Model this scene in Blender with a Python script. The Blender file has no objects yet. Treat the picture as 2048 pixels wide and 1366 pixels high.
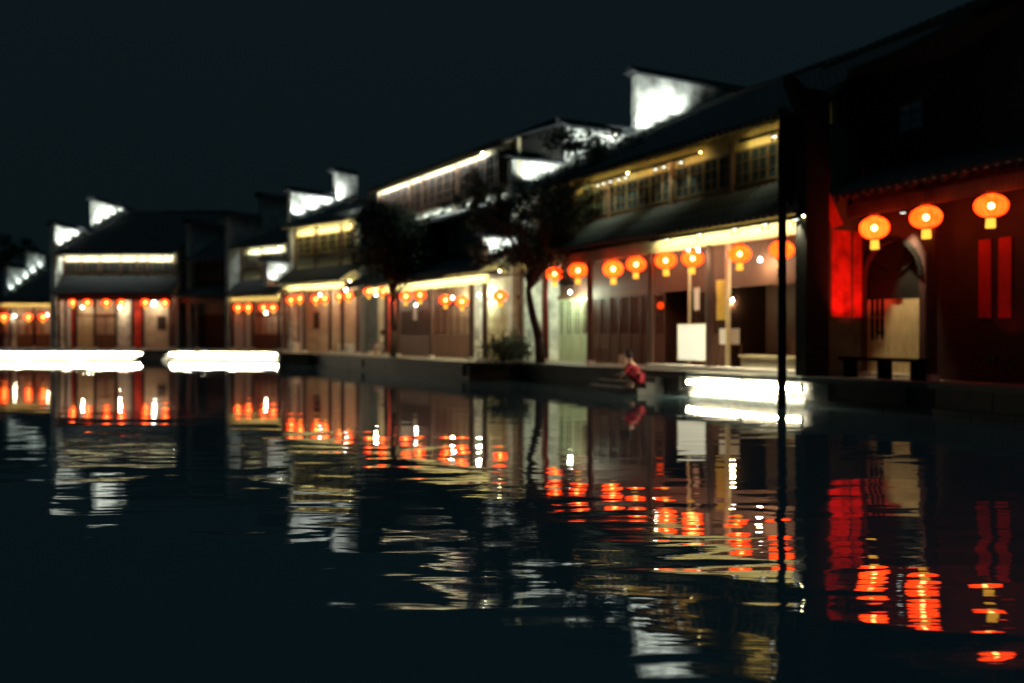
import bpy, bmesh, math, random
from mathutils import Vector, Matrix, noise
random.seed(7)
R = math.radians
sc = bpy.context.scene
C = sc.collection

# ------------------------------------------------------------------ camera
FPX = 1700.0; CH = 1.6; HY = 670.0
cam_d = bpy.data.cameras.new('camera'); cam = bpy.data.objects.new('camera', cam_d); C.objects.link(cam)
cam_d.sensor_width = 36.0; cam_d.lens = FPX/2048*36
cam_d.clip_start = .1; cam_d.clip_end = 2000
cam.location = (0, 0, CH)
cam.rotation_euler = (R(90)-math.atan(13/FPX), 0, 0)
cam_d.dof.use_dof = True
cam_d.dof.focus_distance = 6.6
cam_d.dof.aperture_fstop = .72
sc.camera = cam
# ------------------------------------------------------------------ night sky, added overhead fill, exposure
w = bpy.data.worlds.new('World'); sc.world = w; w.use_nodes = True
nt = w.node_tree; bg = nt.nodes['Background']
tc = nt.nodes.new('ShaderNodeTexCoord'); sp = nt.nodes.new('ShaderNodeSeparateXYZ'); cr = nt.nodes.new('ShaderNodeValToRGB')
nt.links.new(tc.outputs['Generated'], sp.inputs[0]); nt.links.new(sp.outputs['Z'], cr.inputs[0]); nt.links.new(cr.outputs[0], bg.inputs[0])
cr.color_ramp.elements[0].position = 0; cr.color_ramp.elements[0].color = (.0030, .0066, .0078, 1)
cr.color_ramp.elements[1].position = .45; cr.color_ramp.elements[1].color = (.0043, .0092, .0120, 1)
bg.inputs[1].default_value = 1.0
sl = bpy.data.lights.new('overhead_fill', 'SUN'); sl.energy = .30; sl.angle = R(40); sl.color = (.42, .85, 1)  # soft lamp added overhead to lift the dark roofs and water
so = bpy.data.objects.new('overhead_fill', sl); C.objects.link(so); so.rotation_euler = (R(8), R(4), 0)
sc.view_settings.view_transform = 'Standard'; sc.view_settings.look = 'None'
sc.view_settings.exposure = 0; sc.view_settings.gamma = 1
sc.render.engine = 'CYCLES'
try:
    sc.cycles.use_light_tree = True
    sc.cycles.sample_clamp_indirect = 4
except Exception: pass

# ------------------------------------------------------------------ materials
MATS = {}
def mat(name, col, rough=.8, var=.35, scale=3.0, bump=.3, emit=None, es=0, metal=0, stretch=None, spec=.3):
    if name in MATS: return MATS[name]
    m = bpy.data.materials.new(name); m.use_nodes = True; MATS[name] = m
    n = m.node_tree.nodes; l = m.node_tree.links; b = n['Principled BSDF']
    b.inputs['Roughness'].default_value = rough; b.inputs['Metallic'].default_value = metal
    b.inputs['Specular IOR Level'].default_value = spec
    t = n.new('ShaderNodeTexCoord'); mp = n.new('ShaderNodeMapping'); l.new(t.outputs['Object'], mp.inputs[0])
    if stretch: mp.inputs['Scale'].default_value = stretch
    no = n.new('ShaderNodeTexNoise'); no.inputs['Scale'].default_value = scale; no.inputs['Detail'].default_value = 7
    no.inputs['Roughness'].default_value = .65
    l.new(mp.outputs[0], no.inputs['Vector'])
    rp = n.new('ShaderNodeValToRGB'); l.new(no.outputs['Fac'], rp.inputs[0])
    rp.color_ramp.elements[0].position = .3; rp.color_ramp.elements[1].position = .7
    rp.color_ramp.elements[0].color = tuple(c*(1-var) for c in col)+(1,)
    rp.color_ramp.elements[1].color = tuple(min(1, c*(1+var*.5)) for c in col)+(1,)
    l.new(rp.outputs[0], b.inputs['Base Color'])
    if bump:
        bp = n.new('ShaderNodeBump'); bp.inputs['Strength'].default_value = bump; bp.inputs['Distance'].default_value = .02
        l.new(no.outputs['Fac'], bp.inputs['Height']); l.new(bp.outputs[0], b.inputs['Normal'])
    if emit:
        b.inputs['Emission Color'].default_value = emit+(1,); b.inputs['Emission Strength'].default_value = es
    return m
PLASTER = mat('weathered_white_plaster', (.58, .60, .55), .9, .86, .9, .4)
GREYPL = mat('unlit_stained_plaster', (.30, .32, .31), .9, .4, 1.3, .3)  # grey tone stands for white plaster left unlit; the stains are random
CREAM = mat('cream_plaster', (.46, .41, .31), .9, .3, 2, .2)
TILE = mat('dark_roof_tile', (.038, .042, .045), .9, .4, 6, .4, spec=.05)
EDGE = mat('eave_tile_clay', (.30, .30, .27), .8, .3, 20, .2)
WOOD = mat('dark_brown_wood', (.13, .065, .04), .6, .45, 5, .3, stretch=(6, 6, .6))
RWOOD = mat('red_brown_wood', (.085, .042, .032), .55, .4, 5, .3, stretch=(6, 6, .6))
PALEW = mat('pale_oiled_wood', (.56, .50, .30), .6, .3, 4, .2, stretch=(.7, 5, 5))
UMBER = mat('umber_wood', (.10, .065, .03), .6, .4, 5, .3, stretch=(6, 6, .6))
GOLDW = mat('golden_brown_wood', (.34, .25, .09), .6, .4, 5, .3, stretch=(6, 6, .6))
REDWALL = mat('red_wall_and_red_light', (.42, .035, .02), .9, .75, 2.2, .4)  # also holds the red light painted on the shophouse end wall
PALED = mat('pale_door_wood', (.52, .46, .26), .6, .35, 4, .2, stretch=(5, 5, .6))
GREEND = mat('green_lit_white_wood', (.42, .50, .34), .6, .35, 4, .2, stretch=(5, 5, .6))  # greenish light on white doors is put into this base colour
STONE = mat('quay_stone', (.50, .48, .42), .85, .4, 4, .5)  # made paler so the lit quay walls come out brighter
DSTONE = mat('unlit_dark_stone', (.055, .057, .052), .6, .45, 4, .5)  # dark tone stands for stone and plaster that get no light
PAVE = mat('paving_stone', (.24, .23, .20), .8, .35, 3, .4)
GLASS = mat('dark_window_glass', (.02, .03, .035), .08, .1, 3, 0, spec=.6)
IRON = mat('black_iron', (.02, .02, .02), .5, .2, 10, .1)
REDP = mat('red_paper', (.55, .02, .015), .7, .25, 6, .1)
BLACKW = mat('black_varnished_wood', (.012, .012, .011), .9, .3, 5, .2, spec=.05)
LEAF = mat('dark_leaf', (.035, .055, .03), .6, .5, 2, 0)
BARK = mat('bark', (.05, .04, .032), .9, .4, 8, .6, stretch=(3, 3, .6))
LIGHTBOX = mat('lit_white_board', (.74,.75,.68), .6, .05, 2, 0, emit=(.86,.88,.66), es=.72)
WHITEB = mat('white_board', (.74, .75, .68), .7, .06, 2, .05)
SKIN = mat('skin', (.55, .34, .25), .6, .1, 5, 0)
HAIR = mat('black_hair', (.012, .01, .01), .5, .2, 30, .2)
REDC = mat('red_cloth', (.30, .02, .03), .85, .2, 12, .2)
DARKC = mat('dark_cloth', (.02, .022, .028), .85, .2, 12, .2)
WHITEC = mat('white_cloth', (.75, .75, .7), .85, .1, 12, .2)
YELLOW = mat('yellow_poster_paper', (.62, .50, .10), .7, .25, 5, .05)
def emis(name, col, s):
    m = bpy.data.materials.new(name); m.use_nodes = True; MATS[name] = m
    n = m.node_tree.nodes; l = m.node_tree.links; n.clear()
    e = n.new('ShaderNodeEmission'); e.inputs[0].default_value = col+(1,); e.inputs[1].default_value = s
    o = n.new('ShaderNodeOutputMaterial'); l.new(e.outputs[0], o.inputs[0]); return m
TUBE_Q = emis('quay_tube_light', (1, .88, .62), 200)
TUBE_W = emis('eave_tube_cool', (.95, 1, .86), 130)
TUBE_Y = emis('eave_tube_warm', (1, .88, .46), 88)
TUBE_G = emis('upper_eave_tube', (1, .86, .38), 42)
TUBE_O = emis('eave_tube_amber', (1, .72, .28), 26)
BULB = emis('lantern_bulb', (1, .68, .30), 90)
LENS = emis('floodlight_lens', (.95, 1, .9), 3)
WBULB = emis('white_bulb', (1, .95, .85), 30)
TAIL = emis('lantern_tail_glow', (1.0, .46, .045), 1.9)
# lantern silk: lets a third of the bulb through, glows orange red
def silk(name, s, tr=.25):
    m = bpy.data.materials.new(name); m.use_nodes = True
    n = m.node_tree.nodes; l = m.node_tree.links; n.clear()
    e = n.new('ShaderNodeEmission'); e.inputs[1].default_value = s
    t = n.new('ShaderNodeTexCoord'); no = n.new('ShaderNodeTexNoise'); no.inputs['Scale'].default_value = 5
    l.new(t.outputs['Object'], no.inputs['Vector'])
    rp = n.new('ShaderNodeValToRGB'); l.new(no.outputs['Fac'], rp.inputs[0])
    rp.color_ramp.elements[0].position = .35; rp.color_ramp.elements[1].position = .65
    rp.color_ramp.elements[0].color = (1, .036, .002, 1); rp.color_ramp.elements[1].color = (1, .068, .006, 1)
    l.new(rp.outputs[0], e.inputs[0])
    oi = n.new('ShaderNodeObjectInfo'); mr = n.new('ShaderNodeMapRange'); mr.inputs[3].default_value = s*.72; mr.inputs[4].default_value = s*1.25
    l.new(oi.outputs['Random'], mr.inputs[0]); l.new(mr.outputs[0], e.inputs[1])
    tb = n.new('ShaderNodeBsdfTransparent'); tb.inputs[0].default_value = (1, .55, .3, 1)
    mx = n.new('ShaderNodeMixShader'); mx.inputs[0].default_value = 1-tr
    l.new(tb.outputs[0], mx.inputs[1]); l.new(e.outputs[0], mx.inputs[2])
    o = n.new('ShaderNodeOutputMaterial'); l.new(mx.outputs[0], o.inputs[0]); return m
SILK = silk('lantern_silk', 9.0, .28)
SILKD = silk('dim_lantern_silk', 1.3)

# ------------------------------------------------------------------ mesh helper
class MB:
    def __init__(s): s.v = []; s.f = []
    def box(s, x0, x1, y0, y1, z0, z1):
        i = len(s.v)
        s.v += [(x0,y0,z0),(x1,y0,z0),(x1,y1,z0),(x0,y1,z0),(x0,y0,z1),(x1,y0,z1),(x1,y1,z1),(x0,y1,z1)]
        s.f += [(i,i+3,i+2,i+1),(i+4,i+5,i+6,i+7),(i,i+1,i+5,i+4),(i+1,i+2,i+6,i+5),(i+2,i+3,i+7,i+6),(i+3,i,i+4,i+7)]
        return s
    def prism(s, pts, d):                    # pts: 3D ring, d: extrusion vector
        i = len(s.v); n = len(pts); d = Vector(d)
        s.v += [tuple(p) for p in pts] + [tuple(Vector(p)+d) for p in pts]
        s.f += [tuple(range(i+n-1, i-1, -1)), tuple(range(i+n, i+2*n))]
        s.f += [(i+k, i+(k+1) % n, i+n+(k+1) % n, i+n+k) for k in range(n)]
        return s
    def tube(s, a, b, r0, r1=None, n=8, cap=True):
        r1 = r0 if r1 is None else r1
        a = Vector(a); b = Vector(b); d = (b-a).normalized()
        u = d.orthogonal().normalized(); v = d.cross(u); i = len(s.v)
        for p, r in ((a, r0), (b, r1)):
            for k in range(n):
                t = 2*math.pi*k/n; s.v.append(tuple(p+u*math.cos(t)*r+v*math.sin(t)*r))
        s.f += [(i+k, i+(k+1) % n, i+n+(k+1) % n, i+n+k) for k in range(n)]
        if cap: s.f += [tuple(range(i+n-1, i-1, -1)), tuple(range(i+n, i+2*n))]
        return s
    def lathe(s, prof, n=16):                # prof: (r, z)
        i = len(s.v); m = len(prof)
        for r, z in prof:
            for k in range(n):
                t = 2*math.pi*k/n; s.v.append((r*math.cos(t), r*math.sin(t), z))
        for j in range(m-1):
            for k in range(n):
                s.f.append((i+j*n+k, i+j*n+(k+1) % n, i+(j+1)*n+(k+1) % n, i+(j+1)*n+k))
        return s
    def mesh(s, name, m, smooth=False):
        me = bpy.data.meshes.new(name); me.from_pydata(s.v, [], s.f); me.materials.append(m)
        if smooth:
            for p in me.polygons: p.use_smooth = True
        me.update(); return me
    def build(s, name, m, parent=None, smooth=False, loc=None):
        return link(name, s.mesh(name, m, smooth), parent, loc)
def link(name, me, parent=None, loc=None):
    o = bpy.data.objects.new(name, me); C.objects.link(o)
    if parent: o.parent = parent
    if loc is not None: o.location = loc
    return o
def tag(o, label=None, cat=None, group=None, kind=None):
    if label: o['label'] = label
    if cat: o['category'] = cat
    if group: o['group'] = group
    if kind: o['kind'] = kind
    return o
def empty(name, loc, rz=0, label=None, cat=None, group=None):
    o = bpy.data.objects.new(name, None); C.objects.link(o); o.location = loc; o.rotation_euler = (0, 0, rz)
    o.empty_display_size = .2
    return tag(o, label, cat, group)
def kids(o): return [c for c in C.objects if c.parent == o]
def copy_tree(o, parent=None, cache={}):
    c = o.copy(); C.objects.link(c); c.parent = parent
    if o.name not in cache: cache[o.name] = kids(o)
    for ch in cache[o.name]: copy_tree(ch, c)
    return c
def lamp(kind, name, loc, energy, col, parent=None, rot=None, radius=.05, spot=None, size=None):
    L = bpy.data.lights.new(name, kind); L.energy = energy; L.color = col
    if kind in ('POINT', 'SPOT'): L.shadow_soft_size = radius
    if kind == 'SPOT': L.spot_size = spot or R(100); L.spot_blend = .7
    if kind == 'AREA': L.shape = 'RECTANGLE'; L.size, L.size_y = size
    o = bpy.data.objects.new(name, L); C.objects.link(o); o.location = loc
    if rot is not None: o.rotation_euler = rot
    if parent: o.parent = parent
    return o
ORD = ['first', 'second', 'third', 'fourth', 'fifth', 'sixth', 'seventh', 'eighth', 'ninth', 'tenth', 'eleventh', 'twelfth', 'thirteenth', 'fourteenth', 'fifteenth', 'sixteenth', 'seventeenth', 'eighteenth', 'nineteenth', 'twentieth', 'last', 'endmost']
FLOOR = .62

# ------------------------------------------------------------------ water and ground
def water():
    m = bpy.data.materials.new('canal_water'); m.use_nodes = True
    n = m.node_tree.nodes; l = m.node_tree.links; b = n['Principled BSDF']
    b.inputs['Base Color'].default_value = (.032, .060, .070, 1); b.inputs['Roughness'].default_value = .012
    b.inputs['IOR'].default_value = 1.5; b.inputs['Specular IOR Level'].default_value = .5
    t = n.new('ShaderNodeTexCoord')
    def layer(scale, sx, sy, det, dist=0):
        mp = n.new('ShaderNodeMapping'); mp.inputs['Scale'].default_value = (sx, sy, 1); l.new(t.outputs['Object'], mp.inputs[0])
        no = n.new('ShaderNodeTexNoise'); no.inputs['Scale'].default_value = scale; no.inputs['Detail'].default_value = det
        no.inputs['Distortion'].default_value = dist
        l.new(mp.outputs[0], no.inputs['Vector']); return no
    a = layer(1.0, .62, 1.5, 1.5, .4); c = layer(1.0, 1.1, 6.0, 2)
    patch = layer(1.0, .12, .16, 2)
    b1 = n.new('ShaderNodeBump'); b1.inputs['Strength'].default_value = 1; b1.inputs['Distance'].default_value = .030
    b2 = n.new('ShaderNodeBump'); b2.inputs['Strength'].default_value = 1; b2.inputs['Distance'].default_value = .0055
    mul = n.new('ShaderNodeMath'); mul.operation = 'MULTIPLY'
    l.new(c.outputs['Fac'], mul.inputs[0]); l.new(patch.outputs['Fac'], mul.inputs[1])
    sy_ = n.new('ShaderNodeSeparateXYZ'); l.new(t.outputs['Object'], sy_.inputs[0])
    mr = n.new('ShaderNodeMapRange'); mr.inputs[1].default_value = 3; mr.inputs[2].default_value = 15
    mr.inputs[3].default_value = .80; mr.inputs[4].default_value = .20; l.new(sy_.outputs['Y'], mr.inputs[0])
    l.new(mr.outputs[0], b1.inputs['Strength']); l.new(mr.outputs[0], b2.inputs['Strength'])
    l.new(a.outputs['Fac'], b1.inputs['Height']); l.new(mul.outputs[0], b2.inputs['Height'])
    l.new(b1.outputs[0], b2.inputs['Normal']); l.new(b2.outputs[0], b.inputs['Normal'])
    mb = MB(); mb.v = [(-400,-40,0),(400,-40,0),(400,600,0),(-400,600,0)]; mb.f = [(0,1,2,3)]
    tag(mb.build('water', m), kind='structure')
water()
G0 = Vector((.3, 32.3)); G1 = Vector((6.9, 20.0))
F0 = Vector((-8.05, 43.3)); F1 = Vector((-.9, 31.65))
E0 = Vector((-13.2, 49.0)); E1 = Vector((-8.95, 45.25))
D0 = Vector((-18.8, 57.0)); D1 = Vector((-14.8, 54.3))
B0 = Vector((-32.1, 60.0)); B1 = Vector((-24.0, 60.0))
A0 = Vector((-46.0, 66.0)); A1 = Vector((-35.4, 66.0))
H0 = Vector((8.05, 20.45)); H1 = Vector((10.9, 13.15))
# quay edge, left to right, seen from the water
Q = [Vector(p) for p in [(-60, 55.6), (-24.1, 55.6), (-22.3, 55.6), (-14.7, 53.6), (-12.35, 45.0), (-10.2, 44.2), (-6.6, 38.3), (-1.55, 30.3), (.35, 29.9), (3.85, 23.6), (4.69, 22.44), (6.75, 19.6), (7.25, 18.95), (8.55, 17.3), (10.6, 12.2), (12.6, 7.0), (14, -20)]]
mb = MB()
far = [Vector((300, -20)), Vector((300, 500)), Vector((-300, 500)), Vector((-300, 55.6))]
ring = [(p.x, p.y, FLOOR) for p in Q] + [(p.x, p.y, FLOOR) for p in far]
mb.v = ring; mb.f = [tuple(range(len(ring)))]
tag(mb.build('pavement', PAVE), kind='structure')

# ------------------------------------------------------------------ quay walls with stone blocks
BLK = {}
def quay(a, b, label, stone, tube=None, bl=.9, rows=2, z0=-.6, sink=0):
    a = Vector(a); b = Vector(b); L = (b-a).length; ang = math.atan2((b-a).y, (b-a).x)
    t = empty('quay_wall', (a.x, a.y, 0), ang, label, 'quay wall')
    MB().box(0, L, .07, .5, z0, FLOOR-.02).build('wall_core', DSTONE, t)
    h = (FLOOR-.12+.25)/rows; nb = max(1, round(L/bl)); wl = L/nb
    for r in range(rows):
        z = -.25+r*h
        for k in range(nb):
            key = (round(wl, 3), round(h, 3), stone.name)
            if key not in BLK: BLK[key] = MB().box(.006, wl-.006, 0, .07, .006, h-.006).mesh('stone_block', stone)
            sx = wl*k + (.5*wl if r % 2 else 0)
            if sx + wl > L + .01: continue
            link('stone_block', BLK[key], t, (sx, random.uniform(-.012, .008), z))
    nc = max(1, round(L/1.1)); wc = L/nc
    ck = ('c', round(wc, 3), stone.name)
    if ck not in BLK: BLK[ck] = MB().box(.005, wc-.005, -.14, .42, FLOOR-.11, FLOOR+.015).mesh('coping_stone', stone)
    for k in range(nc): link('coping_stone', BLK[ck], t, (wc*k, 0, random.uniform(-.006, .006)))
    if tube:
        nseg = max(1, round(L/1.75)); ws = L/nseg
        for k in range(nseg):
            x0, x1 = ws*k+.02, ws*(k+1)-.02
            T = empty('tube_light', (a.x+math.cos(ang)*x0, a.y+math.sin(ang)*x0, 0), ang,
                      ORD[k]+' tube light from the left under '+tube[0], 'tube light', tube[1])
            MB().tube((0, -.095, .36), (x1-x0, -.095, .36), .042, n=8).build('glowing_tube', TUBE_Q, T)
            MB().box(-.014, 0, -.135, -.014, .29, .495).box(x1-x0, x1-x0+.014, -.135, -.014, .29, .495).build('end_cap', IRON, T)
    return t
quay(Q[0], Q[1], 'long floodlit stone quay wall below the far left houses, left of the dark steps', STONE,
     ('the far left quay coping', 'tube lights under the far left quay coping'), 1.1)
quay(Q[2], Q[3], 'shorter floodlit stone quay wall right of the dark steps at far left', STONE,
     ('the shorter lit quay coping right of the steps', 'tube lights under the second far quay coping'), 1.1)
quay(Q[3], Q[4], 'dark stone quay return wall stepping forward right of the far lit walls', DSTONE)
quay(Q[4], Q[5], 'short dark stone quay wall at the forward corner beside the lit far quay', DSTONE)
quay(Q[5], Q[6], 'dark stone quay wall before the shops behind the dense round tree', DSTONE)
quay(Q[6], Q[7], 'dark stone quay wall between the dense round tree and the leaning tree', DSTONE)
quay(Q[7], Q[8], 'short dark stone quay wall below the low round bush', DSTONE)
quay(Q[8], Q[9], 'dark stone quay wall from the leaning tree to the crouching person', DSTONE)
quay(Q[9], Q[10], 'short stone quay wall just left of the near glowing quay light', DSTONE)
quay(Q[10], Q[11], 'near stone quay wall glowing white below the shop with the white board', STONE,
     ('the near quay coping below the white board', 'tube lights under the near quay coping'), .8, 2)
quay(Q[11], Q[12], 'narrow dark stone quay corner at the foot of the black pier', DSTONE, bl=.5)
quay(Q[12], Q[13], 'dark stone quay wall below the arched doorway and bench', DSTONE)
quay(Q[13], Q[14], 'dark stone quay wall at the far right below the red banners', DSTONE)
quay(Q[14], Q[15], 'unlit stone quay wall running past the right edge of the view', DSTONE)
# steps down to the water
def steps(a, b, label, n=3, out=.32, m=DSTONE):
    a = Vector(a); b = Vector(b); L = (b-a).length; ang = math.atan2((b-a).y, (b-a).x)
    t = empty('stone_steps', (a.x, a.y, 0), ang, label, 'steps')
    for k in range(n):
        z = FLOOR-.03-(k+1)*(FLOOR-.05)/(n+1)
        MB().box(.02, L-.02, -out*(k+1), .30 if k == 0 else -out*k-.003, -.4, z).build('step', m, t)
    return t
steps(Q[1], Q[2], 'dark stone steps between the two floodlit far quay walls', 4, .35)
steps((2.95, 25.22), (4.15, 23.16), 'stone steps at the water where the person crouches', 3, .30)

# ------------------------------------------------------------------ houses
class Frame:
    def __init__(s, a, b):
        s.a = Vector(a); s.b = Vector(b); s.L = (s.b-s.a).length
        s.u = (s.b-s.a)/s.L; s.n = Vector((-s.u.y, s.u.x)); s.ang = math.atan2(s.u.y, s.u.x)
    def x(s, px, Y=0):                        # distance along the front where a sight line crosses it
        r = (px-1024)/FPX; P = s.a+s.n*Y
        return (r*P.y-P.x)/(s.u.x-r*s.u.y)
    def w(s, x, Y): return s.a+s.u*x+s.n*Y
    def z(s, px, py, Y=0):
        d = s.w(s.x(px, Y), Y).y; return CH+(HY-py)*d/FPX
    def at(s, px, py, Y=0):
        p = s.w(s.x(px, Y), Y); return Vector((p.x, p.y, CH+(HY-py)*p.y/FPX))
FG, FF, FE, FD, FB, FA, FH = [Frame(*p) for p in ((G0,G1),(F0,F1),(E0,E1),(D0,D1),(B0,B1),(A0,A1),(H0,H1))]

PM = {}
def panel_mesh(w_, h_, m, kind):
    key = (round(w_, 2), round(h_, 2), m.name, kind)
    if key in PM: return PM[key]
    b = MB(); s = .05
    if kind == 'door':
        b.box(s, w_-s, .02, .035, .02, h_*.42); b.box(.004, s, 0, .05, 0, h_); b.box(w_-s, w_-.004, 0, .05, 0, h_)
        for z in (0, h_*.40, h_-.08): b.box(s, w_-s, .003, .047, z, z+.08)
        for k in (1, 2): b.box(s+(w_-2*s)*k/3-.012, s+(w_-2*s)*k/3+.012, .01, .04, h_*.4+.08, h_-.08)
        b.box(s, w_-s, .012, .038, h_*.7, h_*.7+.02)
    elif kind == 'board':
        b.box(.004, w_-.004, .005, .04, 0, h_)
    elif kind == 'window':
        b.box(.004, s, 0, .05, 0, h_); b.box(w_-s, w_-.004, 0, .05, 0, h_)
        for z in (0, h_-.06): b.box(s, w_-s, .003, .047, z, z+.06)
        b.box(w_/2-.014, w_/2+.014, .01, .04, .06, h_-.06)
        for k in (1, 2): b.box(s, w_-s, .012, .038, h_*k/3-.012, h_*k/3+.012)
    me = b.mesh(kind, m); PM[key] = me; return me

def roof(t, x0, x1, y0, z0, y1, z1, fr, rows=True, name='roof', thick=.09, side=.0):
    """one slope from the eave (y0,z0) up to (y1,z1); cover rows run up the slope"""
    d = Vector((0, y1-y0, z1-z0)); ln = d.length; d.normalize(); nn = Vector((0, -d.z, d.y))*(1 if y1 > y0 else -1)
    p = Vector((0, y0, z0)); q = Vector((0, y1, z1))
    o = MB().prism([(x0,)+tuple(p)[1:], (x0,)+tuple(q)[1:], (x0,)+tuple(q+nn*thick)[1:], (x0,)+tuple(p+nn*thick)[1:]], (x1-x0, 0, 0)).build(name, TILE, t)
    n = max(2, round((x1-x0)/.24)); sp_ = (x1-x0)/n
    base = MB(); ns = 5
    nl = max(1, int(ln/.55)) if rows else 1
    for j in range(nl):                       # overlapping courses, each a little proud at its lower end
        a0 = d*(ln*j/nl)+p+nn*thick; a1 = d*(ln*(j+1)/nl)+p+nn*thick
        i = len(base.v)
        for c, r in ((a0, .075), (a1, .062)):
            for k in range(ns):
                tt = math.pi*k/(ns-1); base.v.append((math.cos(tt)*r, c.y+nn.y*math.sin(tt)*r, c.z+nn.z*math.sin(tt)*r))
        base.f += [(i+k, i+k+1, i+ns+k+1, i+ns+k) for k in range(ns-1)] + [tuple(range(i, i+ns))]
    if rows and n <= 120:
        me = base.mesh('tile_row', TILE)
        for k in range(n): link('tile_row', me, o, (x0+sp_*(k+.5), 0, 0))
    else:
        allb = MB()
        for k in range(n):
            off = x0+sp_*(k+.5); i = len(allb.v)
            allb.v += [(vx+off, vy, vz) for vx, vy, vz in base.v]; allb.f += [tuple(i+q for q in f) for f in base.f]
        tag(allb.build('tile_rows', TILE, o), kind='stuff')
    return o, n, sp_

def eave_tiles(t, par, x0, n, sp_, y, z, r=.062):
    m = MB().tube((0, y-.03, z+.075), (0, y+.01, z+.075), r, n=8)
    me = m.mesh('eave_tile', EDGE)
    for k in range(n): link('eave_tile', me, par, (x0+sp_*(k+.5), 0, 0))

def firewall(t, x, steps_, z0, m, th=.34, side=1):
    """stepped parapet gable: steps_ = [(ya, yb, ztop)], capped with tiled coping"""
    pts = [(steps_[0][0], 0)]
    for ya, yb, zt in steps_: pts += [(ya, zt), (yb, zt+.0)]
    pts.append((steps_[-1][1], 0))
    ring_ = [(x, p[0], p[1]) for p in pts]
    w_ = MB()
    for ya, yb, zt in steps_:
        w_.box(x-th/2, x+th/2, ya+(.0), yb, z0 or .6, zt)
    o = w_.build('firewall', m, t)
    for ya, yb, zt in steps_:
        c = MB()
        c.prism([(x-th/2-.2, ya-.28, zt+.10), (x-th/2-.2, ya-.28, zt+.15), (x, ya-.28, zt+.34), (x+th/2+.2, ya-.28, zt+.15), (x+th/2+.2, ya-.28, zt+.10), (x, ya-.28, zt+.12)], (0, .28, -.09))
        c.prism([(x-th/2-.2, ya, zt+.01), (x-th/2-.2, ya, zt+.06), (x, ya, zt+.25), (x+th/2+.2, ya, zt+.06), (x+th/2+.2, ya, zt+.01)], (0, yb-ya, 0))
        c.box(x-.06, x+.06, ya-.2, yb, zt+.2, zt+.36)
        c.build('coping', TILE, o)
    return o

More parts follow.
